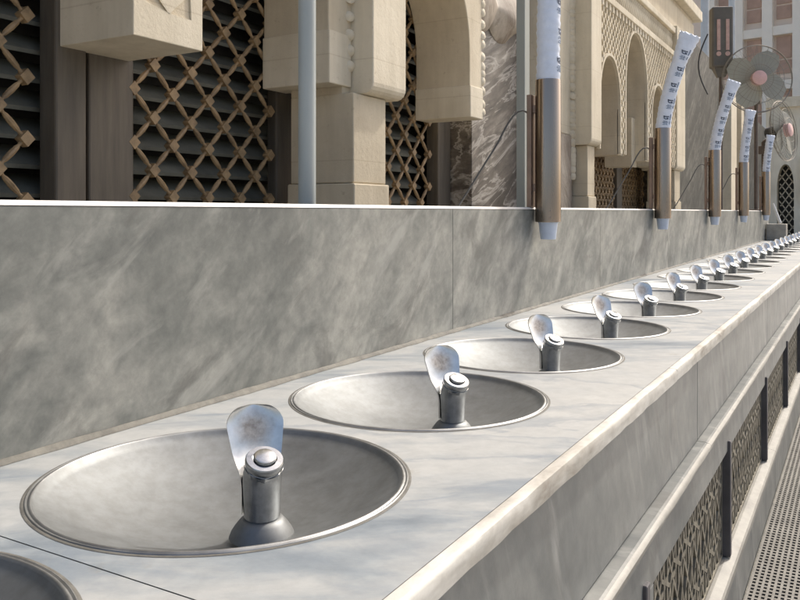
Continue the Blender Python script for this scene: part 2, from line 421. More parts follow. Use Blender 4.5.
tm.box(-0.36, PX, CY0, CY1, ZT, CZ - 0.5635)                     # rail over the panels
tm.build('top_rail', M['fascia'], counter, bevel=0.002, seg=1)
sm_ = MB()
for a, b in zip(fc, fc[1:]): sm_.prism_y([(-0.36, ZB), (PX - 0.005, ZB), (-0.301, ZB - 0.006), (-0.297, ZB - 0.012), (-0.297, ZB - 0.03), (-0.36, ZB - 0.03)], a + 0.001, b - 0.001)
sm_.build('sill', M['ledge'], counter)
pm = MB()
for a, b in zip(fc, fc[1:]): pm.box(-0.36, -0.301, a + 0.001, b - 0.001, 0.0, ZB - 0.0305)
pm.build('plinth', M['fascia'], counter, bevel=0.0015, seg=1)
MB().box(-0.39, -0.372, CY0, CY1, 0.0, CZ - 0.57).build('back_board', M['dark'], counter)
# cast lattice panels between dark dividers
def girih(y0, y1, z0, z1):
    m = MB(); ny = max(1, round((y1 - y0) / 0.112)); nz = 2
    cy, cz = (y1 - y0) / ny, (z1 - z0) / nz; up = (1, 0, 0)
    def P(y, z): return (-0.342, y, z)
    for i in range(ny):
        for j in range(nz):
            oy, oz = y0 + i * cy, z0 + j * cz
            q = lambda a, b: P(oy + a * cy, oz + b * cz)
            pts = [((0.5, 0), (0.14, 0.36)), ((0.5, 0), (0.86, 0.36)), ((0.5, 1), (0.14, 0.64)), ((0.5, 1), (0.86, 0.64)),
                   ((0, 0.5), (0.36, 0.14)), ((0, 0.5), (0.36, 0.86)), ((1, 0.5), (0.64, 0.14)), ((1, 0.5), (0.64, 0.86)),
                   ((0.36, 0.14), (0.36, 0.86)), ((0.64, 0.14), (0.64, 0.86)), ((0.14, 0.36), (0.5, 0.5)), ((0.86, 0.64), (0.5, 0.5)), ((0.86, 0.36), (0.5, 0.5)), ((0.14, 0.64), (0.5, 0.5)),
                   ((0, 0), (0.14, 0.36)), ((1, 0), (0.86, 0.36)), ((0, 1), (0.14, 0.64)), ((1, 1), (0.86, 0.64))]
            for n_, (a, b) in enumerate(pts):
                m.bar(q(*a), q(*b), 0.0088, 0.016 - 0.0004 * (n_ % 6), up)
    m.box(-0.352, -0.3325, y0, y1, z1 - 0.010, z1 - 0.001); m.box(-0.352, -0.3325, y0, y1, z0 + 0.001, z0 + 0.010)
    m.box(-0.352, -0.3335, y0, y0 + 0.009, z0 + 0.011, z1 - 0.011); m.box(-0.352, -0.3335, y1 - 0.009, y1, z0 + 0.011, z1 - 0.011)
    return m
for i, y in enumerate(DIV):
    MB().box(-0.36, -0.3125, y - 0.012, y + 0.012, ZB + 0.002, ZT + 0.028).build('divider', M['divider'], counter, bevel=0.002, seg=1)
    if i + 1 < len(DIV) and DIV[i + 1] < CY1:
        y1 = DIV[i + 1]
        MB().box(-0.36, PX - 0.001, y + 0.0125, y + 0.075, ZB + 0.001, ZT - 0.001).build('stone_stile', M['fascia'], counter, bevel=0.002, seg=1)
        girih(y + 0.076, y1 - 0.013, ZB + 0.001, ZT - 0.001).build('lattice_panel', M['frame_lattice'], counter)

# ------------------------------------------------------------------ walkway grating
gt = thing('floor_grating', (0.05, 4.5, 0), 'perforated grey plastic floor grating along the foot of the counter', 'grating')
m = MB(); gx0, gx1, gy0, gy1 = -0.293, 0.36, 0.6, 11.0
n = int((gx1 - gx0) / 0.0165)
for i in range(n + 1):
    x = gx0 + (gx1 - gx0) * i / n; m.box(x - 0.0036, x + 0.0036, gy0, gy1, 0.006, 0.022)
ny = int((gy1 - gy0) / 0.024)
for i in range(ny + 1):
    y = gy0 + (gy1 - gy0) * i / ny; m.box(gx0, gx1, y - 0.005, y + 0.005, 0.008, 0.0205)
m.build('grid', M['grate'], gt)
MB().box(gx0 - 0.004, gx1, gy0, gy1, 0.001, 0.0055).build('tray', M['trench'], gt)
m = MB(); m.box(gx0 - 0.006, gx0 - 0.0038, gy0, gy1, 0.001, 0.024); m.build('edge_strip', M['sealant'], gt)

# ------------------------------------------------------------------ back wall
WY1 = 9.86; WT = CZ + 0.015
wall = thing('marble_wall', (-1.0, 4.5, 0), 'low grey marble wall with bright polished top edge behind the basins', 'wall')
m = MB(); seams = [-1.2, 0.50, 1.84, 3.17, 4.46, 5.78, 7.1, 8.45, WY1]
seams[1] = 0.42
for a, b in zip(seams, seams[1:]):
    m.box(-0.926, CX0, a + 0.0012, b - 0.0012, TOP - 0.04, WT - 0.0075)
m.build('wall_facing', M['wall'], wall)
m = MB()
for a, b in zip(seams, seams[1:]):
    m.prism_y([(-1.12, WT - 0.0065), (-0.9052, WT - 0.0065), (-0.9125, WT), (-1.12, WT)], a + 0.001, b - 0.001)
m.build('coping', M['coping'], wall)
MB().box(-1.11, -0.927, -1.19, WY1 - 0.002, 0.0, WT - 0.0075).build('wall_core', M['grout'], wall)
rings = []
nn = 340
for i in range(nn + 1):
    y = CY0 + (WY1 - CY0) * i / nn; k = random.uniform(-0.0012, 0.0012)
    rings.append([(CX0 + 0.0005, y, TOP + 0.0075 + k), (CX0 + 0.0045, y, TOP + 0.0055 + k), (CX0 + 0.008 + 2 * k, y, TOP + 0.002), (CX0 + 0.009 + 2 * k, y, TOP + 0.0005), (CX0 + 0.0005, y, TOP - 0.001)])
MB().rings(rings).build('sealant_strip', M['sealant'], wall, smooth=True)

# ------------------------------------------------------------------ basins
ORD = ['first', 'second', 'third', 'fourth', 'fifth', 'sixth', 'seventh', 'eighth', 'ninth', 'tenth', 'eleventh', 'twelfth', 'thirteenth',
       'fourteenth', 'fifteenth', 'sixteenth', 'seventeenth', 'eighteenth', 'nineteenth', 'twentieth', 'twenty-first', 'twenty-second']
GB = 'drinking basins sunk into the counter'
basin = thing('drinking_basin', (0, 0, 0), 'x', 'drinking basin', GB)
RB = 0.2025
bp = [(0.2042, 0.0016), (RB, 0.0004), (0.2005, -0.003)]
for i in range(1, 25):
    r = 0.2005 * (1 - i / 24.0)
    bp.append((max(r, 0.0008), -0.003 - 0.056 * (1 - (r / 0.2005) ** 2.1)))
MB().lathe(bp, 96, cap0=False, cap1=True).build('bowl', M['bowl'], basin, smooth=True)
MB().lathe([(0.2118, 0.0002), (0.2114, 0.0012), (0.2104, 0.0018), (0.2092, 0.0014), (0.2082, 0.0012), (0.2070, 0.0021), (0.2055, 0.0024), (0.2044, 0.0018), (0.2039, 0.0010)], 96, cap0=False, cap1=False).build('rim', M['rim'], basin, smooth=True)
MB().lathe([(0.2150, 0.0003), (0.2142, 0.0007), (0.2116, 0.0008)], 96, cap0=False, cap1=False).build('gasket', M['rim_groove'], basin, smooth=True)
TX, TY = 0.067, -0.012
dt = Vector((0.80, -0.60, 0)).normalized(); side = Vector((-dt.y, dt.x, 0)); Z = Vector((0, 0, 1))
tb = Vector((TX - 0.003, TY, -0.029))
# tap body: mount + leaning stem
tap = MB()
tilt = radians(25)
axis = (dt * sin(tilt) + Z * cos(tilt)).normalized()
rings = []
stem = [(0.0, 0.0196, 0.0), (0.004, 0.0200, 0.0), (0.022, 0.0206, 0.03), (0.040, 0.0214, 0.15), (0.053, 0.0216, 0.55), (0.059, 0.0214, 1.0)]
for h, r, t in stem:
    a = (dt * sin(tilt * t) + Z * cos(tilt * t)).normalized(); b2 = side; c2 = a.cross(b2)
    ctr = tb + Z * h + dt * (0.009 * t * h / 0.059)
    rings.append([ctr + b2 * (r * cos(2 * pi * j / 32)) + c2 * (r * sin(2 * pi * j / 32)) for j in range(32)])
tap.rings(rings)
tap_o = tap.build('tap', M['chrome'], basin, smooth=True)
MB().lathe([(0.036, -0.0205), (0.0335, -0.0145), (0.030, -0.0095), (0.0265, -0.0050), (0.0235, -0.0018), (0.0205, -0.0004)], 40, c=tb, cap0=False, cap1=True).build('mount', M['bowl'], tap_o, smooth=True)
top = tb + Z * 0.059 + dt * 0.009
MB().lathe([(0.0206, -0.006), (0.0218, -0.005), (0.0218, 0.001)], 8, c=top, axis=axis).build('hex_nut', M['chrome'], tap_o, bevel=0.0008)
MB().lathe([(0.0204, 0.0012), (0.0212, 0.0022), (0.0212, 0.0080), (0.0198, 0.0098), (0.0136, 0.0100), (0.0132, 0.0068)], 40, c=top, axis=axis).build('collar', M['chrome'], tap_o, smooth=True)
MB().lathe([(0.0122, 0.0069), (0.0122, 0.0125), (0.0114, 0.0136), (0.009, 0.0141), (0.0002, 0.0143)], 32, c=top, axis=axis).build('push_button', M['chrome'], tap_o, smooth=True)
# mouth guard: spoon-shaped plate rising behind the button and clasping the stem
def guard():
    m = MB(); nu, nv = 20, 36; att = []
    def surf(u, v, off):
        h = 0.004 + v * 0.110
        w = 0.0225 + 0.0105 * min(1, max(0, (v - 0.34) / 0.5)) ** 0.8
        rc = 0.022; dz = max(0.0, rc - (0.114 - h))             # rounded top corners
        w = w - rc + sqrt(max(0.0, rc * rc - dz * dz))
        hh = h
        k = min(1, max(0, (v - 0.22) / 0.36)); k = k * k * (3 - 2 * k)
        rs = 0.0218 + 0.0010 * v; a = u * radians(78)         # low down it clasps the stem
        clasp = side * (rs * sin(a)) + dt * (-rs * cos(a))
        plate = side * (u * w) + dt * (-0.0175 - 0.034 * max(0, v - 0.15) ** 1.25 + 0.0055 * u * u)
        return tb + Z * hh + clasp * (1 - k) + plate * k + dt * off
    pts = []
    for off in (0.0013, -0.0013):
        for i in range(nv + 1):
            for j in range(nu + 1):
                u = -1 + 2 * j / nu; v = i / nv
                v = 1 - (1 - v) ** 1.7 * 1.0; pts.append(surf(u, v, off)); att.append(max(0, 1 - sqrt((u / 1.0) ** 2 + ((v - 0.77) / 0.27) ** 2)) if off > 0 else 0)
    N = (nu + 1) * (nv + 1); fs = []
    idx = lambda s_, i, j: s_ * N + i * (nu + 1) + j
    for i in range(nv):
        for j in range(nu):
            fs.append((idx(0, i, j), idx(0, i, j + 1), idx(0, i + 1, j + 1), idx(0, i + 1, j)))
            fs.append((idx(1, i, j), idx(1, i + 1, j), idx(1, i + 1, j + 1), idx(1, i, j + 1)))
    for i in range(nv):
        for j in (0, nu): fs.append((idx(0, i, j), idx(0, i + 1, j), idx(1, i + 1, j), idx(1, i, j)))
    for j in range(nu):
        for i in (0, nv): fs.append((idx(0, i, j), idx(0, i, j + 1), idx(1, i, j + 1), idx(1, i, j)))
    m.add(pts, fs)
    o = m.build('mouth_guard', M['guard'], tap_o, smooth=True)
    a = o.data.attributes.new('scoop', 'FLOAT', 'POINT')
    for i, x in enumerate(att): a.data[i].value = x
    return o
guard()
for k in range(NB):
    o = basin if k == 0 else copy_tree(basin)
    o.location = (BX, by(k), TOP)
    if k: o.rotation_euler = (0, 0, radians(random.uniform(-8, 8)) if k > 1 else 0)
    if k == 0: o['label'] = 'steel drinking basin at the very near end, mostly cut off at the lower left corner'
    elif k == 1: o['label'] = 'nearest complete steel drinking basin, its tap guard stained brown in the middle'
    else: o['label'] = 'round steel drinking basin with chrome tap, %s complete one counting from the near end' % ORD[k - 1]

# ------------------------------------------------------------------ cup dispensers along the wall
WHICH = ['nearest', 'second nearest', 'third nearest', 'fourth nearest', 'farthest']
DY = [2.433, 4.12, 5.75, 7.28, 9.10]
DXX = -0.862
disp = thing('cup_dispenser', (0, 0, 0), 'x', 'cup dispenser', 'steel cup dispensers standing along the wall')
MB().lathe([(0.0385, -0.450), (0.0405, -0.448), (0.0405, -0.002), (0.0398, 0.0), (0.0375, 0.0), (0.0375, -0.03)], 40, cap0=False, cap1=False).build('tube', M['tube'], disp, smooth=True)
m = MB(); m.box(-0.062, -0.046, -0.028, 0.006, -0.4025, -0.045); m.build('back_plate', M['bracket'], disp, bevel=0.002)
m = MB()
for z in (-0.09, -0.34): m.box(-0.0455, -0.036, -0.018, 0.006, z - 0.012, z + 0.012)
m.build('clamp', M['bracket'], disp)
m = MB(); 
for z in (-0.435, -0.415): m.lathe([(0.0001, 0.0405), (0.003, 0.0408), (0.0025, 0.042), (0.0001, 0.0425)], 12, c=(0, 0, z), axis=(0.45, -0.89, 0), cap0=False, cap1=False)
m.build('rivet', M['tube'], disp, smooth=True)
ZD = CZ + 0.418
for i, y in enumerate(DY):
    o = disp if i == 0 else copy_tree(disp)
    o.location = (DXX, y, ZD)
    o['label'] = '%s bronze-steel cup tube standing upright against the marble wall' % WHICH[i] if i else 'nearest bronze-steel cup tube, with a wire running down behind it'
for i, y in enumerate(DY[:4]):
    # thin wire drooping from the back plate to the wall top
    parent = [x for x in COL.objects if x.name.startswith('cup_dispenser') and abs(x.location.y - y) < 0.01][0]
    a = Vector((DXX - 0.064, y - 0.012, ZD - 0.10)); b = Vector((-1.10, y - 0.16, WT + 0.004))
    pts = []
    for t in [j / 14 for j in range(15)]:
        p = a.lerp(b, t); p.z = a.z + (b.z - a.z) * (1.25 * t ** 1.5 - 0.25 * t ** 3) + 0.03 * sin(pi * min(1, t * 2.2)) * (1 - t)
        pts.append(p)
    MB().tube(pts, 0.0032, 8).build('wire', M['cable'], parent, smooth=True)

def cup_stack(i, y, H, lean, flare):
    base = Vector((DXX, y, ZD - 0.028))
    t = thing('cup_stack', base, '', 'cup stack', 'printed sleeves of paper cups standing in the steel tubes')
    n = 32; nr = int(H / 0.009); rings = []
    L = Vector(lean); Ln = L.normalized() if L.length > 1e-6 else Vector((1, 0, 0))
    V = Vector((cos(radians(30)), sin(radians(30)), 0))    # across the view
    W = Vector((-V.y, V.x, 0))
    def ctr(u): return base + Z * (u * H - 0.02 * (L.length / 0.13) * u * u) + L * (u ** 1.55)
    def frame(u):
        tt = (ctr(min(1, u + 0.02)) - ctr(max(0, u - 0.02))).normalized()
        v = (V - tt * V.dot(tt)).normalized(); w = tt.cross(v)
        return v, w
    def rad(u, r_i):
        f = max(0, (u - 0.72) / 0.28)
        r = 0.0366 + 0.0013 * ((r_i % 3) - 1) + 0.0008 * sin(u * 23 + i)
        return r * (1 + flare * f ** 1.5), r * (1 - 0.55 * f ** 1.3 * (1 if flare else 0))
    for r_i in range(nr + 1):
        u = r_i / nr; v, w = frame(u); ra, rb = rad(u, r_i)
        rings.append([ctr(u) + v * (ra * cos(2 * pi * j / n)) + w * (rb * sin(2 * pi * j / n)) +
                      (Z * (0.006 * sin(j * 2.1 + i) if r_i == nr else 0)) for j in range(n)])
    MB().rings(rings, True, True).build('sleeve', M['cup'], t, smooth=True)
    # printed emblem and lines of small print, repeated up the sleeve
    phi0 = radians(-92) if i else radians(-28)
    def P(u, ph, out=0.0012):
        v, w = frame(u); ra, rb = rad(u, 0)
        k = 1.0 + out / 0.037 + 0.052
        return ctr(u) + v * (ra * k * cos(ph)) + w * (rb * k * sin(ph))
    def strip(mb, pts, wd):
        for (u0, p0), (u1, p1) in zip(pts, pts[1:]):
            du, dp = u1 - u0, (p1 - p0) * 0.037 / H; l = sqrt(du * du + dp * dp) or 1
            nu, np_ = -dp / l * wd / H / 2, du / l * wd / H / 2 * H / 0.037
            q = [P(u0 + nu, p0 + np_ ), P(u0 - nu, p0 - np_), P(u1 - nu, p1 - np_), P(u1 + nu, p1 + np_)]
            q2 = [x + (x - ctr((u0 + u1) / 2)).normalized() * -0.0012 for x in q]
            mb.add(q + q2, [(0, 1, 2, 3), (4, 7, 6, 5), (0, 4, 5, 1), (1, 5, 6, 2), (2, 6, 7, 3), (3, 7, 4, 0)])
    nm_ = 5
    for a in range(nm_):
        for side_, s_ in ((0, 1), (radians(125), 1)):
            uc = 0.16 + a * 0.165; ph = phi0 + side_ + (0.08 if a % 2 else -0.05)
            sc = 0.011; ink = MB(); pale = MB()
            ring = [(uc + sc / H * 0.62 * sin(t_), ph + sc * 0.95 / 0.037 * cos(t_)) for t_ in [radians(x) for x in range(0, 361, 30)]]
            strip(ink, ring[2:], 0.0046)
            strip(ink, [(uc + sc / H * 0.62, ph - 0.38), (uc + sc / H * 0.62, ph + 0.36)], 0.0060)
            strip(ink, [(uc + 0.001 / H, ph + 0.10), (uc - 0.007 / H, ph + 0.32)], 0.0050)
            for q_, wdt in ((0.018, 0.30), (0.0235, 0.42), (0.029, 0.26), (0.0345, 0.36)):
                strip(pale, [(uc - q_ / H, ph - wdt), (uc - q_ / H, ph - 0.04)], 0.0032)
                strip(pale, [(uc - q_ / H, ph + 0.02), (uc - q_ / H, ph + wdt * 0.8)], 0.0032)
            strip(pale, [(uc + 0.020 / H, ph + 0.62), (uc + 0.004 / H, ph + 0.66), (uc - 0.010 / H, ph + 0.60)], 0.006)
            strip(pale, [(uc - 0.016 / H, ph + 0.63), (uc - 0.032 / H, ph + 0.63)], 0.005)
            e_ = ink.build('printed_emblem', M['ink'], t)
            pale.build('small_print', M['ink_pale'], e_)
    # the last cup showing below the tube
    c = thing('paper_cup', (DXX, y, ZD - 0.45), 'bottom paper cup poking out under the %s cup tube' % WHICH[i], 'paper cup', 'paper cups at the mouths of the cup tubes')
    MB().lathe([(0.0350, 0.035), (0.0345, 0.004), (0.0300, -0.005), (0.0245, -0.052), (0.0236, -0.0545), (0.0222, -0.054), (0.0220, -0.046), (0.0002, -0.0455)], 32, c=(DXX, y, ZD - 0.45), cap0=False, cap1=True).build('cup', M['cup_rim'], c, smooth=True)
    return t
LB = ['straight tall sleeve of printed white cups rising out of the nearest tube and the frame',
      'wide-topped printed sleeve of white cups leaning right out of the second tube',
      'printed sleeve of white cups leaning right in the third tube, below the fan',
      'short printed sleeve of white cups in the fourth tube, nearly upright',
      'smallest printed sleeve of white cups, in the farthest tube by the block']
SP = [(2.433, 0.55, (0.006, 0, 0), 0.0), (4.12, 0.50, (0.135, -0.02, 0), 0.55), (5.75, 0.50, (0.125, -0.02, 0), 0.35), (7.28, 0.47, (0.055, 0, 0), 0.3), (9.10, 0.41, (0.045, 0, 0), 0.25)]
for i, a in enumerate(SP):
    cup_stack(i, *a)['label'] = LB[i]

# ------------------------------------------------------------------ pipe and post behind the wall
p = thing('drain_pipe', (-1.25, 0, 0), 'blue-grey painted round pipe standing in front of the sandstone column', 'pipe')
def at(px, X):                       # plan Y of a vertical at picture column px on the plane X
    D = -924.0 * X / (862 - px); return (D + 0.5 * X) / 0.866
yp = at(307, -1.25); p.location = (-1.25, yp, 0)
MB().lathe([(0.023, 0), (0.023, 3.4)], 24, c=(-1.25, yp, 0)).build('pipe', M['pipe'], p, smooth=True)
m = MB()
for z in (0.9, 2.6): m.lathe([(0.0232, -0.008), (0.0265, -0.006), (0.0265, 0.006), (0.0232, 0.008)], 24, c=(-1.25, yp, z), cap0=False, cap1=False)
m.build('coupling', M['pipe'], p, smooth=True)
yq = at(523, -1.3)
p = thing('steel_post', (-1.3, yq, 0), 'flat grey-green steel post standing left of the nearest cup tube', 'post')
MB().box(-1.32, -1.28, yq - 0.03, yq + 0.03, 0.0, 3.6).build('upright', M['pole'], p, bevel=0.003)
MB().box(-1.37, -1.23, yq - 0.08, yq + 0.08, 0.0, 0.012).build('foot_plate', M['pole'], p, bevel=0.002)

# ------------------------------------------------------------------ arcaded sandstone building
B = thing('stone_building', (-2.3, 6.0, 0), 'sandstone arcaded building with carved arches, dark lattice screens and marble panels', 'building')
def h(z): return CZ + z
ZBOT = h(0.57)
def arch_pts(ya, yb, zs, zp, n=12):
    w = yb - ya; pts = []
    for i in range(n + 1):            # left flank up to the point
        t = i / n; pts.append((ya + w / 2 * (1 - cos(t * pi / 2) ** 0.92) if i < n else (ya + yb) / 2, zs + (zp - zs) * sin(t * pi / 2) ** 0.92))
    R_ = [(ya + yb - y, z) for y, z in pts[:-1]][::-1]
    return pts + R_
def arch_panel(y0, y1, zb, zt, xb, xf, arches):
    poly = [(y0, zt), (y0, zb)]
    for ya, yb, zs, zp in arches:
        poly += [(ya, zb)] + arch_pts(ya, yb, zs, zp) + [(yb, zb)]
    poly += [(y1, zb), (y1, zt)]
    return MB().prism_x(poly, xb, xf)
nearA = [(0.60, 1.79, h(0.95), h(1.5)), (2.09, 2.876, h(0.95), h(1.4)), (3.47, 4.33, h(0.93), h(1.45))]
arch_panel(0.25, 4.504, ZBOT, h(2.5), -2.385, -2.02, nearA).build('arch_panel', M['stone'], B, bevel=0.006)
# broader feet on the hanging piers, the near one carved
def foot(ya, yb, zt_, carve=False):
    o = MB().box(-2.389, -2.013, ya - 0.005, yb + 0.005, ZBOT - 0.004, zt_).build('pier_foot', M['stone_pale'], B)
    if carve:
        c = MB()
        for cy, s in ((ya + 0.10, 1), (ya + 0.20, -1)):
            z0 = ZBOT + 0.095
            c.prism_x([(cy - 0.05, z0 + (0.02 if s > 0 else 0)), (cy + 0.05, z0), (cy + (0.045 if s < 0 else -0.045), z0 + 0.085)], -2.05, -1.95)
        c.box(-2.05, -1.95, ya + 0.05, yb - 0.05, ZBOT + 0.21, ZBOT + 0.30)
        co = c.build('cut', M['stone'])
        b = o.modifiers.new('b', 'BOOLEAN'); b.object = co; b.operation = 'DIFFERENCE'; b.solver = 'EXACT'
        bpy.context.view_layer.update()
        dg = bpy.context.evaluated_depsgraph_get()
        me = bpy.data.meshes.new_from_object(o.evaluated_get(dg)); o.modifiers.clear(); o.data = me
        bpy.data.objects.remove(co)
    bv = o.modifiers.new('bevel', 'BEVEL'); bv.width = 0.005; bv.segments = 2; bv.limit_method = 'ANGLE'; bv.angle_limit = radians(40)
foot(1.79, 2.09, h(0.92), True)
foot(2.876, 3.04, h(0.80)); foot(4.33, 4.504, h(0.755))
# pilaster with its corbel and shaft
def pilaster(y0, y1, xf, xb, zb, zt_, shaft_x0, shaft_x1, sy0, sy1):
    r = 0.05
    prof = [(xb, zt_), (xf, zt_), (xf, zb + r)] + [(xf - r + r * cos(a), zb + r - r * sin(a)) for a in [radians(x) for x in (20, 40, 60, 80)]] + [(xf - r, zb), (xb, zb)]
    MB().prism_y(prof, y0, y1).build('corbel_pier', M['stone_pale'], B, bevel=0.006)
    MB().box(shaft_x0, shaft_x1, sy0, sy1, h(0.13), zb - 0.002).build('shaft', M['stone'], B, bevel=0.006)
    MB().box(shaft_x0 - 0.01, shaft_x1 + 0.012, sy0 - 0.012, sy1 + 0.012, 0, h(0.128)).build('shaft_base', M['stone'], B, bevel=0.006)
pilaster(3.05, 3.35, -1.90, -2.1, h(0.535), h(2.5), -2.31, -1.96, 2.98, 3.26)
# scrolled ornament up the face of the arch end and the jamb edges
def scallops(y, x, z0, z1, r, step, name='scroll_moulding'):
    m = MB(); z = z0
    while z < z1:
        m.lathe([(0.0005, -r * 0.5), (r * 0.7, -r * 0.35), (r, 0), (r * 0.7, r * 0.35), (0.0005, r * 0.5)], 14, c=(x, y, z), axis=(0.85, -0.5, 0.15 + random.uniform(-0.4, 0.4)))
        z += step * random.uniform(0.65, 1.35)
    return m.build(name, M['stone_pale'], B, smooth=True)
MB().box(-2.31, -2.025, 2.985, 3.049, h(0.5331), h(0.5655)).build('shaft_neck', M['stone'], B)
scallops(4.51, -2.03, h(0.62), h(1.4), 0.035, 0.06)
scallops(3.03, -2.015, h(0.66), h(1.4), 0.028, 0.07)
# wooden lattice screens, posts, louvres
def lattice(y0, y1, z0, z1, py, pz, r, x=-2.4, node_s=0.021):
    m = MB(); ny = int((y1 - y0) / (py / 2)) + 1; nz = int((z1 - z0) / (pz / 2)) + 1
    for i in range(ny + 1):
        for j in range(nz + 1):
            if (i + j) % 2: continue
            y, z = y0 + i * py / 2, z0 + j * pz / 2
            if y > y1 or z > z1: continue
            a = Vector((0, py, pz)).normalized(); b = Vector((0, -a.z, a.y))
            m.obox((x, y, z), Vector((0.016, 0, 0)), a * node_s, b * node_s)
            for sy in (1, -1):
                q = Vector((x, y + sy * py / 2, z + pz / 2)); p_ = Vector((x, y, z))
                if q.y > y1 + 1e-6 or q.y < y0 - 1e-6 or q.z > z1: continue
                L = [0, 0.16, 0.22, 0.30, 0.5, 0.70, 0.78, 0.84, 1]; S = [0.8, 0.8, 0.55, 0.95, 1.15, 0.95, 0.55, 0.8, 0.8]
                m.tube([p_.lerp(q, t) for t in L], r, 8, [r * s for s in S])
    return m
def screen(y0, y1, z0, z1, py=0.202, pz=0.205, r=0.0098, node_s=0.0195):
    lattice(y0, y1, z0, z1, py, pz, r, node_s=node_s).build('lattice_screen', M['wood'], B, smooth=True)
screen(0.36, 1.766, h(-0.27), h(1.6)); screen(2.122, 2.985, h(-0.35), h(1.6)); screen(3.2, 4.58, h(-0.35), h(1.6))
for a, b, x1 in ((1.768, 1.893, -2.37), (1.914, 2.118, -2.385), (2.99, 3.19, -2.40), (4.60, 4.78, -2.37)):
    MB().box(-2.46, x1, a, b, 0, h(2.4)).build('screen_post', M['post'], B, bevel=0.008)
m = MB()
for i in range(24):
    z = h(-0.45) + i * 0.10
    m.prism_y([(-2.62, z + 0.075), (-2.50, z), (-2.495, z + 0.014), (-2.615, z + 0.089)], 0.3, 4.6)
m.build('louvre', M['louvre'], B)
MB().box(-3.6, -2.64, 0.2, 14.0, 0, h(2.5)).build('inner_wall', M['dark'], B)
# streaked marble panel next to the arch, its carved capital, and a cream jamb
MB().box(-2.5, -2.22, 4.79, 5.74, 0, h(2.5)).build('marble_panel', M['panel_marble'], B, bevel=0.004)
cap = MB(); rings = []
for q in range(41):
    t = q / 40; y = 4.60 + 0.75 * t
    hgt = 0.10 + 0.10 * abs(sin(t * 4.6 + 0.4)) ** 0.7; dep = 0.07 + 0.05 * abs(sin(t * 4.6 + 0.4))
    rings.append([(-2.215 + dep * max(-0.3, cos(a)) * 1.0, y, h(1.40) - 0.02 * t + hgt * (0.9 * sin(a) + 0.18 * sin(3 * a + t * 5))) for a in [2 * pi * z_ / 20 for z_ in range(20)]])
cap.rings(rings).build('panel_capital', M['cream_marble'], B, smooth=True)
MB().box(-2.5, -2.04, 5.745, 6.33, 0, h(0.62)).build('marble_jamb', M['cream_marble'], B, bevel=0.004)
MB().box(-2.5, -2.05, 5.745, 6.33, h(0.625), h(2.5)).build('stone_jamb', M['stone_pale'], B, bevel=0.006)
scallops(6.335, -2.045, h(0.3), h(2.4), 0.045, 0.052)
# the great carved bay
bay = [(6.64, 7.275, h(0.93), h(1.35)), (7.48, 8.33, h(1.12), h(1.73)), (8.55, 9.2, h(0.93), h(1.35))]
arch_panel(6.642, 9.798, h(0.52), h(1.80), -2.27, -1.915, bay).build('arch_panel', M['stone'], B, bevel=0.006)
pilaster(6.35, 6.64, -1.885, -2.05, h(0.545), h(1.82), -2.08, -1.93, 6.39, 6.585)
pilaster(9.80, 10.3, -1.885, -2.3, h(0.50), h(2.2), -2.25, -1.93, 9.88, 10.2)
MB().box(-2.30, -2.02, 8.20, 8.40, h(0.46), h(0.96)).build('impost_block', M['stone'], B, bevel=0.006)
# carved tracery standing proud of the spandrels
def inside_arch(y, z, mg):
    for ya, yb, zs, zp in bay:
        if ya - mg < y < yb + mg:
            c = (ya + yb) / 2; hw = (yb - ya) / 2 + mg
            if z < zs: return True
            zz = (z - zs) / (zp + mg - zs)
            if zz < 1 and abs(y - c) < hw * (1 - zz ** 2.1) ** 0.5: return True
    return False
tr = MB(); P2 = 0.098
ny = int((9.78 - 6.66) / (P2 / 2)); nz = int((1.79 - 0.55) / (P2 / 2))
for i in range(ny + 1):
    for j in range(nz + 1):
        if (i + j) % 2: continue
        y, z = 6.66 + i * P2 / 2, h(0.55) + j * P2 / 2
        if inside_arch(y, z, 0.035): continue
        tr.obox((-1.907, y, z), Vector((0.009, 0, 0)), Vector((0, 0.018, 0)), Vector((0, 0, 0.018)))
        for sy in (1, -1):
            q = (y + sy * P2 / 2, z + P2 / 2)
            if q[0] > 9.78 or q[0] < 6.66 or q[1] > h(1.79) or inside_arch(*q, 0.03): continue
            tr.bar((-1.909, y, z), (-1.909, *q), 0.013, 0.018, (1, 0, 0))
tr.build('tracery', M['stone_pale'], B)
ho = MB()                                    # raised hood round each arch
for ya, yb, zs, zp in bay:
    pts = [(ya - 0.012, h(0.53))] + [(ya - 0.012, zs)] + arch_pts(ya - 0.012, yb + 0.012, zs, zp + 0.02) + [(yb + 0.012, h(0.53))]
    for a, b in zip(pts, pts[1:]):
        if (Vector(a) - Vector(b)).length > 1e-4: ho.bar((-1.907, *a), (-1.907, *b), 0.024, 0.030, (1, 0, 0))
ho.build('arch_hood', M['stone_pale'], B)
# cornices, dentils, baluster band, eave
m = MB().box(-2.3, -1.875, 6.645, 9.795, h(1.802), h(1.86)); y = 6.67
while y < 9.77: m.box(-1.9135, -1.885, y, y + 0.05, h(1.745), h(1.806)); y += 0.11
m.build('cornice', M['stone_pale'], B, bevel=0.005)
MB().box(-2.3, -1.97, 6.345, 9.795, h(1.862), h(2.10)).build('frieze', M['stone'], B)
m = MB(); y = 6.40
while y < 9.77: m.lathe([(0.012, 0), (0.02, 0.03), (0.012, 0.06), (0.024, 0.12), (0.012, 0.18), (0.02, 0.21), (0.012, 0.236)], 10, c=(-1.945, y, h(1.863))); y += 0.065
m.build('baluster', M['stone_pale'], B, smooth=True)
MB().box(-2.3, -1.90, 6.345, 9.795, h(2.102), h(2.17)).build('upper_cornice', M['stone_pale'], B, bevel=0.008)
MB().box(-2.3, -1.98, 5.75, 11.3, h(2.51), h(2.58)).build('upper_band', M['stone'], B)
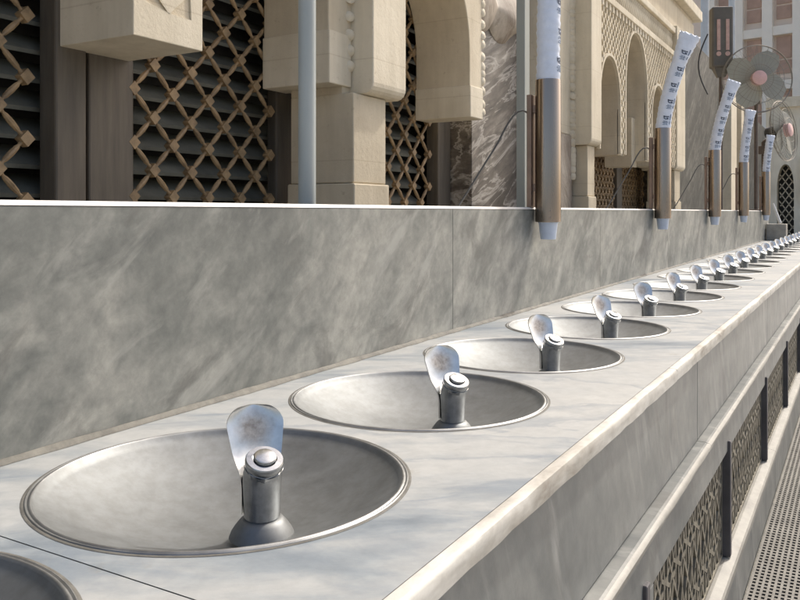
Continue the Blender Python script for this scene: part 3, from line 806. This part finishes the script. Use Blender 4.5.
MB().box(-2.3, -1.96, 6.345, 11.3, h(2.205), h(2.505)).build('upper_wall', M['stone'], B)
MB().box(-2.6, -1.88, -0.2, 11.5, h(2.585), h(2.72)).build('eave', M['stone_pale'], B, bevel=0.01)
MB().box(-4.0, -2.0, -0.2, 11.4, h(2.722), h(4.6)).build('parapet', M['stone'], B)
# bead screens low in the bay
screen(6.45, 8.9, h(-0.3), h(1.2), 0.125, 0.13, 0.014, 0.020)
screen(9.16, 10.3, h(-0.3), h(1.2), 0.125, 0.13, 0.014, 0.020)
MB().box(-2.46, -2.36, 8.92, 9.14, 0, h(1.3)).build('screen_post', M['post'], B, bevel=0.006)
MB().box(-2.44, -2.33, 6.4, 10.35, h(-0.06), h(0.035)).build('screen_sill', M['pole'], B, bevel=0.004)
# marble pier and further bays
MB().box(-2.6, -2.12, 10.32, 14.8, 0, h(2.48)).build('marble_pier', M['grey_marble'], B, bevel=0.006)
MB().box(-2.6, -1.95, 14.82, 15.5, 0, h(2.2)).build('far_pier', M['stone_pale'], B, bevel=0.01)
MB().box(-2.6, -1.90, 15.75, 16.1, 0, h(2.2)).build('far_pier', M['stone'], B, bevel=0.01)
MB().box(-2.6, -2.1, 15.5, 22.0, 0, h(2.1)).build('far_marble_pier', M['grey_marble'], B, bevel=0.006)

# ------------------------------------------------------------------ box lamp, fans
def spot(px, py, D):
    X = (px - 862) * D / 924.0; return Vector((X, (D + 0.5 * X) / 0.866, CZ + (212 - py) * D / 800.0))
c = spot(721, 38, 8.9)
bx = thing('equipment_box', (c.x, c.y, WT), 'tall dark grey box with two pinkish slots on a post beside the fan', 'box')
v = Vector((0.92, 0.39, 0)); w = Vector((-0.39, 0.92, 0)); up = Z
m = MB().obox(c, v * 0.112, w * 0.08, up * 0.335); m.build('casing', M['box'], bx, bevel=0.02)
m = MB(); m.rings([[c + v * sx * a + w * sy * b2 + up * z for sx, sy in ((-1, -1), (1, -1), (1, 1), (-1, 1))] for a, b2, z in ((0.04, 0.03, -0.44), (0.085, 0.06, -0.337))]); m.build('neck', M['box'], bx)
for s in (-0.045, 0.05):
    m = MB(); m.obox(c + v * s - w * 0.083 + up * 0.02, v * 0.018, w * 0.004, up * 0.17)
    m.lathe([(0.026, -0.088), (0.026, -0.08)], 20, c=c + v * s - up * 0.19, axis=w)
    m.build('slot', M['slot'], bx)
m = MB(); m.tube([(c.x, c.y, WT), (c.x, c.y, c.z - 0.43)], 0.02, 14); m.lathe([(0.055, 0), (0.055, 0.012), (0.02, 0.016)], 20, c=(c.x, c.y, WT)); m.build('post', M['brown_metal'], bx, smooth=True)
pts = [c - v * 0.12 + up * 0.05 + Vector((-0.02 - 0.10 * sin(t / 9 * pi), 0, -t * 0.075)) for t in range(10)]
MB().tube(pts, 0.008, 8).build('cable', M['black'], bx, smooth=True)

def fan(center, facing, radius, label, pole_xy, pole_z, a0):
    f = thing('stand_fan', (pole_xy[0], pole_xy[1], pole_z), label, 'fan', 'stand fans by the far end of the wall')
    n = Vector(facing).normalized(); u = n.cross(Z).normalized(); vv = u.cross(n)
    C = Vector(center)
    cage = MB()
    def circ(r, off, th):
        cage.tube([C + n * off + u * (r * cos(2 * pi * t / 48)) + vv * (r * sin(2 * pi * t / 48)) for t in range(49)], th, 6)
    circ(radius, 0.0, 0.006); circ(radius * 0.985, 0.03, 0.003)
    for r_, o1, o2 in ((0.72, 0.062, -0.055), (0.40, 0.082, -0.075)): circ(radius * r_, o1, 0.0022); circ(radius * r_, o2, 0.0022)
    for k in range(36):
        a = 2 * pi * k / 36; d = u * cos(a) + vv * sin(a)
        for sg, dp in ((1, 0.085), (-1, 0.08)):
            cage.tube([C + d * (radius * t) + n * (sg * dp * (1 - t * t)) for t in (0.18, 0.4, 0.6, 0.8, 1.0)], 0.0014, 4)
    cage.build('cage', M['fan_wire'], f, smooth=True)
    for k in range(4):
        m = MB(); a = a0 + 2 * pi * k / 4; rings = []
        for t in [i / 10 for i in range(11)]:
            r = radius * (0.14 + 0.76 * t); half = radius * (0.10 + 0.27 * sin(pi * min(1, 0.12 + 0.80 * t)) ** 0.8 * (1 if t < 0.9 else 0.85)); sk = 0.26 * t
            row = []
            for s in [-1 + i / 3 for i in range(7)]:
                ang = a + sk * 0.8; d = u * cos(ang) + vv * sin(ang); e = vv * cos(ang) - u * sin(ang)
                row.append(C + d * r + e * (s * half) + n * (0.030 * s * (1 - 0.4 * t)))
            rings.append(row)
        front = [[p + n * 0.0015 for p in r] for r in rings]; back = [[p - n * 0.0015 for p in r][::-1] for r in rings]
        m.rings([fr + bk for fr, bk in zip(front, back)])
        m.build('blade', M['blade'], f, smooth=True)
    hm = MB(); hm.lathe([(0.078, 0.03), (0.078, 0.088), (0.070, 0.094), (0.0005, 0.098)], 32, c=C, axis=n); hm.build('hub', M['hub'], f, smooth=True)
    m = MB(); m.lathe([(0.05, -0.20), (0.075, -0.18), (0.085, -0.09), (0.06, -0.078)], 24, c=C, axis=n); m.build('motor', M['black'], f, smooth=True)
    pb = C - n * 0.14; pt = Vector((pole_xy[0], pole_xy[1], pb.z - 0.10))
    m = MB(); m.tube([Vector((pole_xy[0], pole_xy[1], pole_z)), pt], 0.020, 14); m.tube([pt, pb - Z * 0.06], 0.018, 12); m.build('pole', M['brown_metal'], f, smooth=True)
    m = MB(); m.obox(pt - Z * 0.10, Vector((0.05, 0, 0)), Vector((0, 0.05, 0)), Vector((0, 0, 0.05))); m.build('switch_box', M['brown_metal'], f, bevel=0.006)
    m = MB(); m.lathe([(0.075, 0), (0.075, 0.012), (0.03, 0.02)], 24, c=(pole_xy[0], pole_xy[1], pole_z)); m.build('base', M['brown_metal'], f, smooth=True)
    return f
c1 = spot(757, 79, 8.75)
fan(c1, (0.42, -0.9, 0.02), 0.37, 'large grey-bladed stand fan with a pink hub facing the camera', (c1.x - 0.03, c1.y + 0.20), WT, radians(20))
c2 = spot(783, 131, 9.5)
fan(c2, (0.85, -0.25, 0.1), 0.36, 'lower stand fan turned sideways behind the farthest cup tube', (c2.x - 0.22, c2.y + 0.06), 0.0, radians(40))

# ------------------------------------------------------------------ pier block and rod
c = spot(773, 240, 8.75)
y0 = 9.45
MB().box(-0.893, -0.70, y0, y0 + 0.19, TOP + 0.0005, TOP + 0.178).build('stone_block', M['pier'], None, bevel=0.006, org=(-0.8, y0 + 0.1, TOP))
tag(COL.objects['stone_block'], 'squat grey-brown stone block on the counter at the end of the wall', 'block')
o = MB().tube([(-0.760, y0 + 0.05, TOP + 0.186), (-0.835, y0 + 0.09, TOP + 0.40)], 0.012, 12, [0.017, 0.010]).build('plastic_rod', M['white'], None, smooth=True, org=(-0.76, y0 + 0.05, TOP + 0.18))
tag(o, 'white plastic rod leaning on the stone block by the farthest tube', 'rod')

# ------------------------------------------------------------------ far things
fb = thing('arched_building', (0, 31, 0), 'cream rendered building with a pointed lattice doorway across the far end', 'building')
def archx(xa, xb, zs, zp, n=10):
    pts = arch_pts(xa, xb, zs, zp, n); return pts
FY = 30.0; k = 27.3 / 800
def fx(px): # X on plane Y=FY
    d = (px - 862) / 924.0
    return d * 0.866 * FY / (1 + 0.5 * d)
xa, xb = fx(777), fx(794)
poly = [(fx(766), 0), (xa, 0)] + arch_pts(xa, xb, h(0.75), h(1.62)) + [(xb, 0), (xb + 8, 0), (xb + 8, h(3.9)), (fx(766), h(3.9))]
m = MB(); n = len(poly)
m.add([(x, FY, z) for x, z in poly] + [(x, FY + 0.8, z) for x, z in poly], [tuple(range(n)), tuple(range(n, 2 * n))[::-1]] + [(i, n + i, n + (i + 1) % n, (i + 1) % n) for i in range(n)])
m.build('wall', M['far_stone'], fb)
m = MB()
for i in range(-16, 20):
    for sg in (1, -1):
        p0 = Vector((xa + i * 0.22, FY + 0.55, 0.0)); L = 2.9
        # clip the diagonal to the doorway
        pts = [p0 + Vector((sg * t * 0.7, 0, t)) for t in [L * q / 30 for q in range(31)]]
        ins = [p_ for p_ in pts if xa <= p_.x <= xb]
        if len(ins) > 1: m.bar(ins[0], ins[-1], 0.035, 0.03, (0, 1, 0))
m.build('lattice_door', M['far_stone'], fb)
MB().box(xa - 0.3, xb + 0.3, FY + 0.82, FY + 0.9, 0, h(2)).build('dark_back', M['dark'], fb)
MB().box(xb + 0.25, xb + 0.9, FY - 0.35, FY - 0.001, h(0.55), h(1.9)).build('corbel', M['far_stone'], fb, bevel=0.03)
MB().box(fx(766), xb + 8, FY - 0.12, FY - 0.001, h(3.55), h(3.75)).build('string_course', M['far_stone'], fb)

# tall hotel beyond, turned to the street
hb = thing('tall_building', (0, 0, 0), 'tall pinkish building with pale piers and reddish windows behind the fan', 'building')
D0 = 62.0
ang = radians(30)
def cam_to_world(Rr, D): return Vector((Rr * cos(ang) - D * sin(ang), Rr * sin(ang) + D * cos(ang), 0))
O = cam_to_world((712 - 400) / 800 * D0, D0)
dirc = -cam_to_world(-0.325, 1.0).normalized(); dirc.z = 0     # along the facade towards the right
dirc = cam_to_world(0.62, -0.55).normalized()
nrm = Vector((dirc.y, -dirc.x, 0)); 
if nrm.dot(-O) < 0: nrm = -nrm
hb.location = O
def hbox(mb, s0, s1, d0, d1, z0, z1):
    cc = O + dirc * ((s0 + s1) / 2) + nrm * ((d0 + d1) / 2) + Z * ((z0 + z1) / 2)
    mb.obox(cc, dirc * (s1 - s0) / 2, nrm * (d1 - d0) / 2, Z * (z1 - z0) / 2)
m = MB(); hbox(m, -3, 26, -12, 0, 0, 40); m.build('wall', M['pink'], hb)
bays = 10; bw = 2.1
m = MB()
for i in range(bays + 1): hbox(m, i * bw - 0.36, i * bw + 0.36, 0.001, 0.5, 0, 39)
m.build('pier', M['pink_pale'], hb)
for z in range(3, 39, 4):
    m = MB()
    hbox(m, 0, bays * bw, 0.001, 0.42, z + 3.1, z + 3.75)
    m.build('spandrel_band', M['pink_pale'], hb)
for i in range(bays):
    for z in range(3, 31, 4):
        m = MB(); hbox(m, i * bw + 0.55, (i + 1) * bw - 0.55, 0.002, 0.10, z + 0.3, z + 1.25); hbox(m, i * bw + 0.55, (i + 1) * bw - 0.55, 0.002, 0.10, z + 1.4, z + 3.0)
        m.build('window', M['win'], hb)
for px, D, r, hgt, lb in ((705, 24, 0.13, 11, 'thick pale grey round pole left of the dark box'), (732, 26, 0.11, 11.5, 'slimmer pale grey round pole right of the dark box')):
    c = spot(px, 212, D)
    o = MB().lathe([(r * 1.5, 0), (r * 1.5, 0.3), (r, 0.35), (r * 0.9, hgt)], 20, c=(c.x, c.y, 0)).build('lamp_pole', M['pale_pole'], None, smooth=True, org=(c.x, c.y, 0))
    tag(o, lb, 'pole', 'pale poles rising beyond the arcade')

# ------------------------------------------------------------------ light
sun_dir = Vector((0.28, 0.96, 0)).normalized(); EL = radians(46)
sd = Vector((sun_dir.x * cos(EL), sun_dir.y * cos(EL), sin(EL)))
L = bpy.data.lights.new('sun', 'SUN'); L.energy = 2.1; L.angle = radians(2.0); L.color = (1.0, 0.965, 0.90)
lo = bpy.data.objects.new('sun', L); COL.objects.link(lo); lo.rotation_euler = sd.to_track_quat('Z', 'Y').to_euler(); lo.location = (0, 0, 30)
W = bpy.data.worlds.new('World'); SC.world = W; W.use_nodes = True
nt = W.node_tree; bg = nt.nodes['Background']
sky = nt.nodes.new('ShaderNodeTexSky'); sky.sky_type = 'NISHITA'; sky.sun_disc = False
sky.sun_elevation = EL; sky.sun_rotation = math.atan2(sd.x, sd.y); sky.dust_density = 6.0; sky.air_density = 1.0; sky.ozone_density = 0.3
nt.links.new(sky.outputs[0], bg.inputs[0]); bg.inputs[1].default_value = 0.15

# ------------------------------------------------------------------ camera
cd = bpy.data.cameras.new('camera'); co = bpy.data.objects.new('camera', cd); COL.objects.link(co)
co.location = (0, 0, CZ); co.rotation_euler = (radians(90), 0, radians(30))
cd.lens = 36.0; cd.sensor_width = 36.0; cd.shift_y = -0.11; cd.clip_start = 0.02; cd.clip_end = 1000
SC.camera = co
vs = SC.view_settings; vs.view_transform = 'Standard'; vs.look = 'None'; vs.gamma = 1; vs.use_curve_mapping = False; vs.exposure = 0.55
SC.cycles.max_bounces = 8
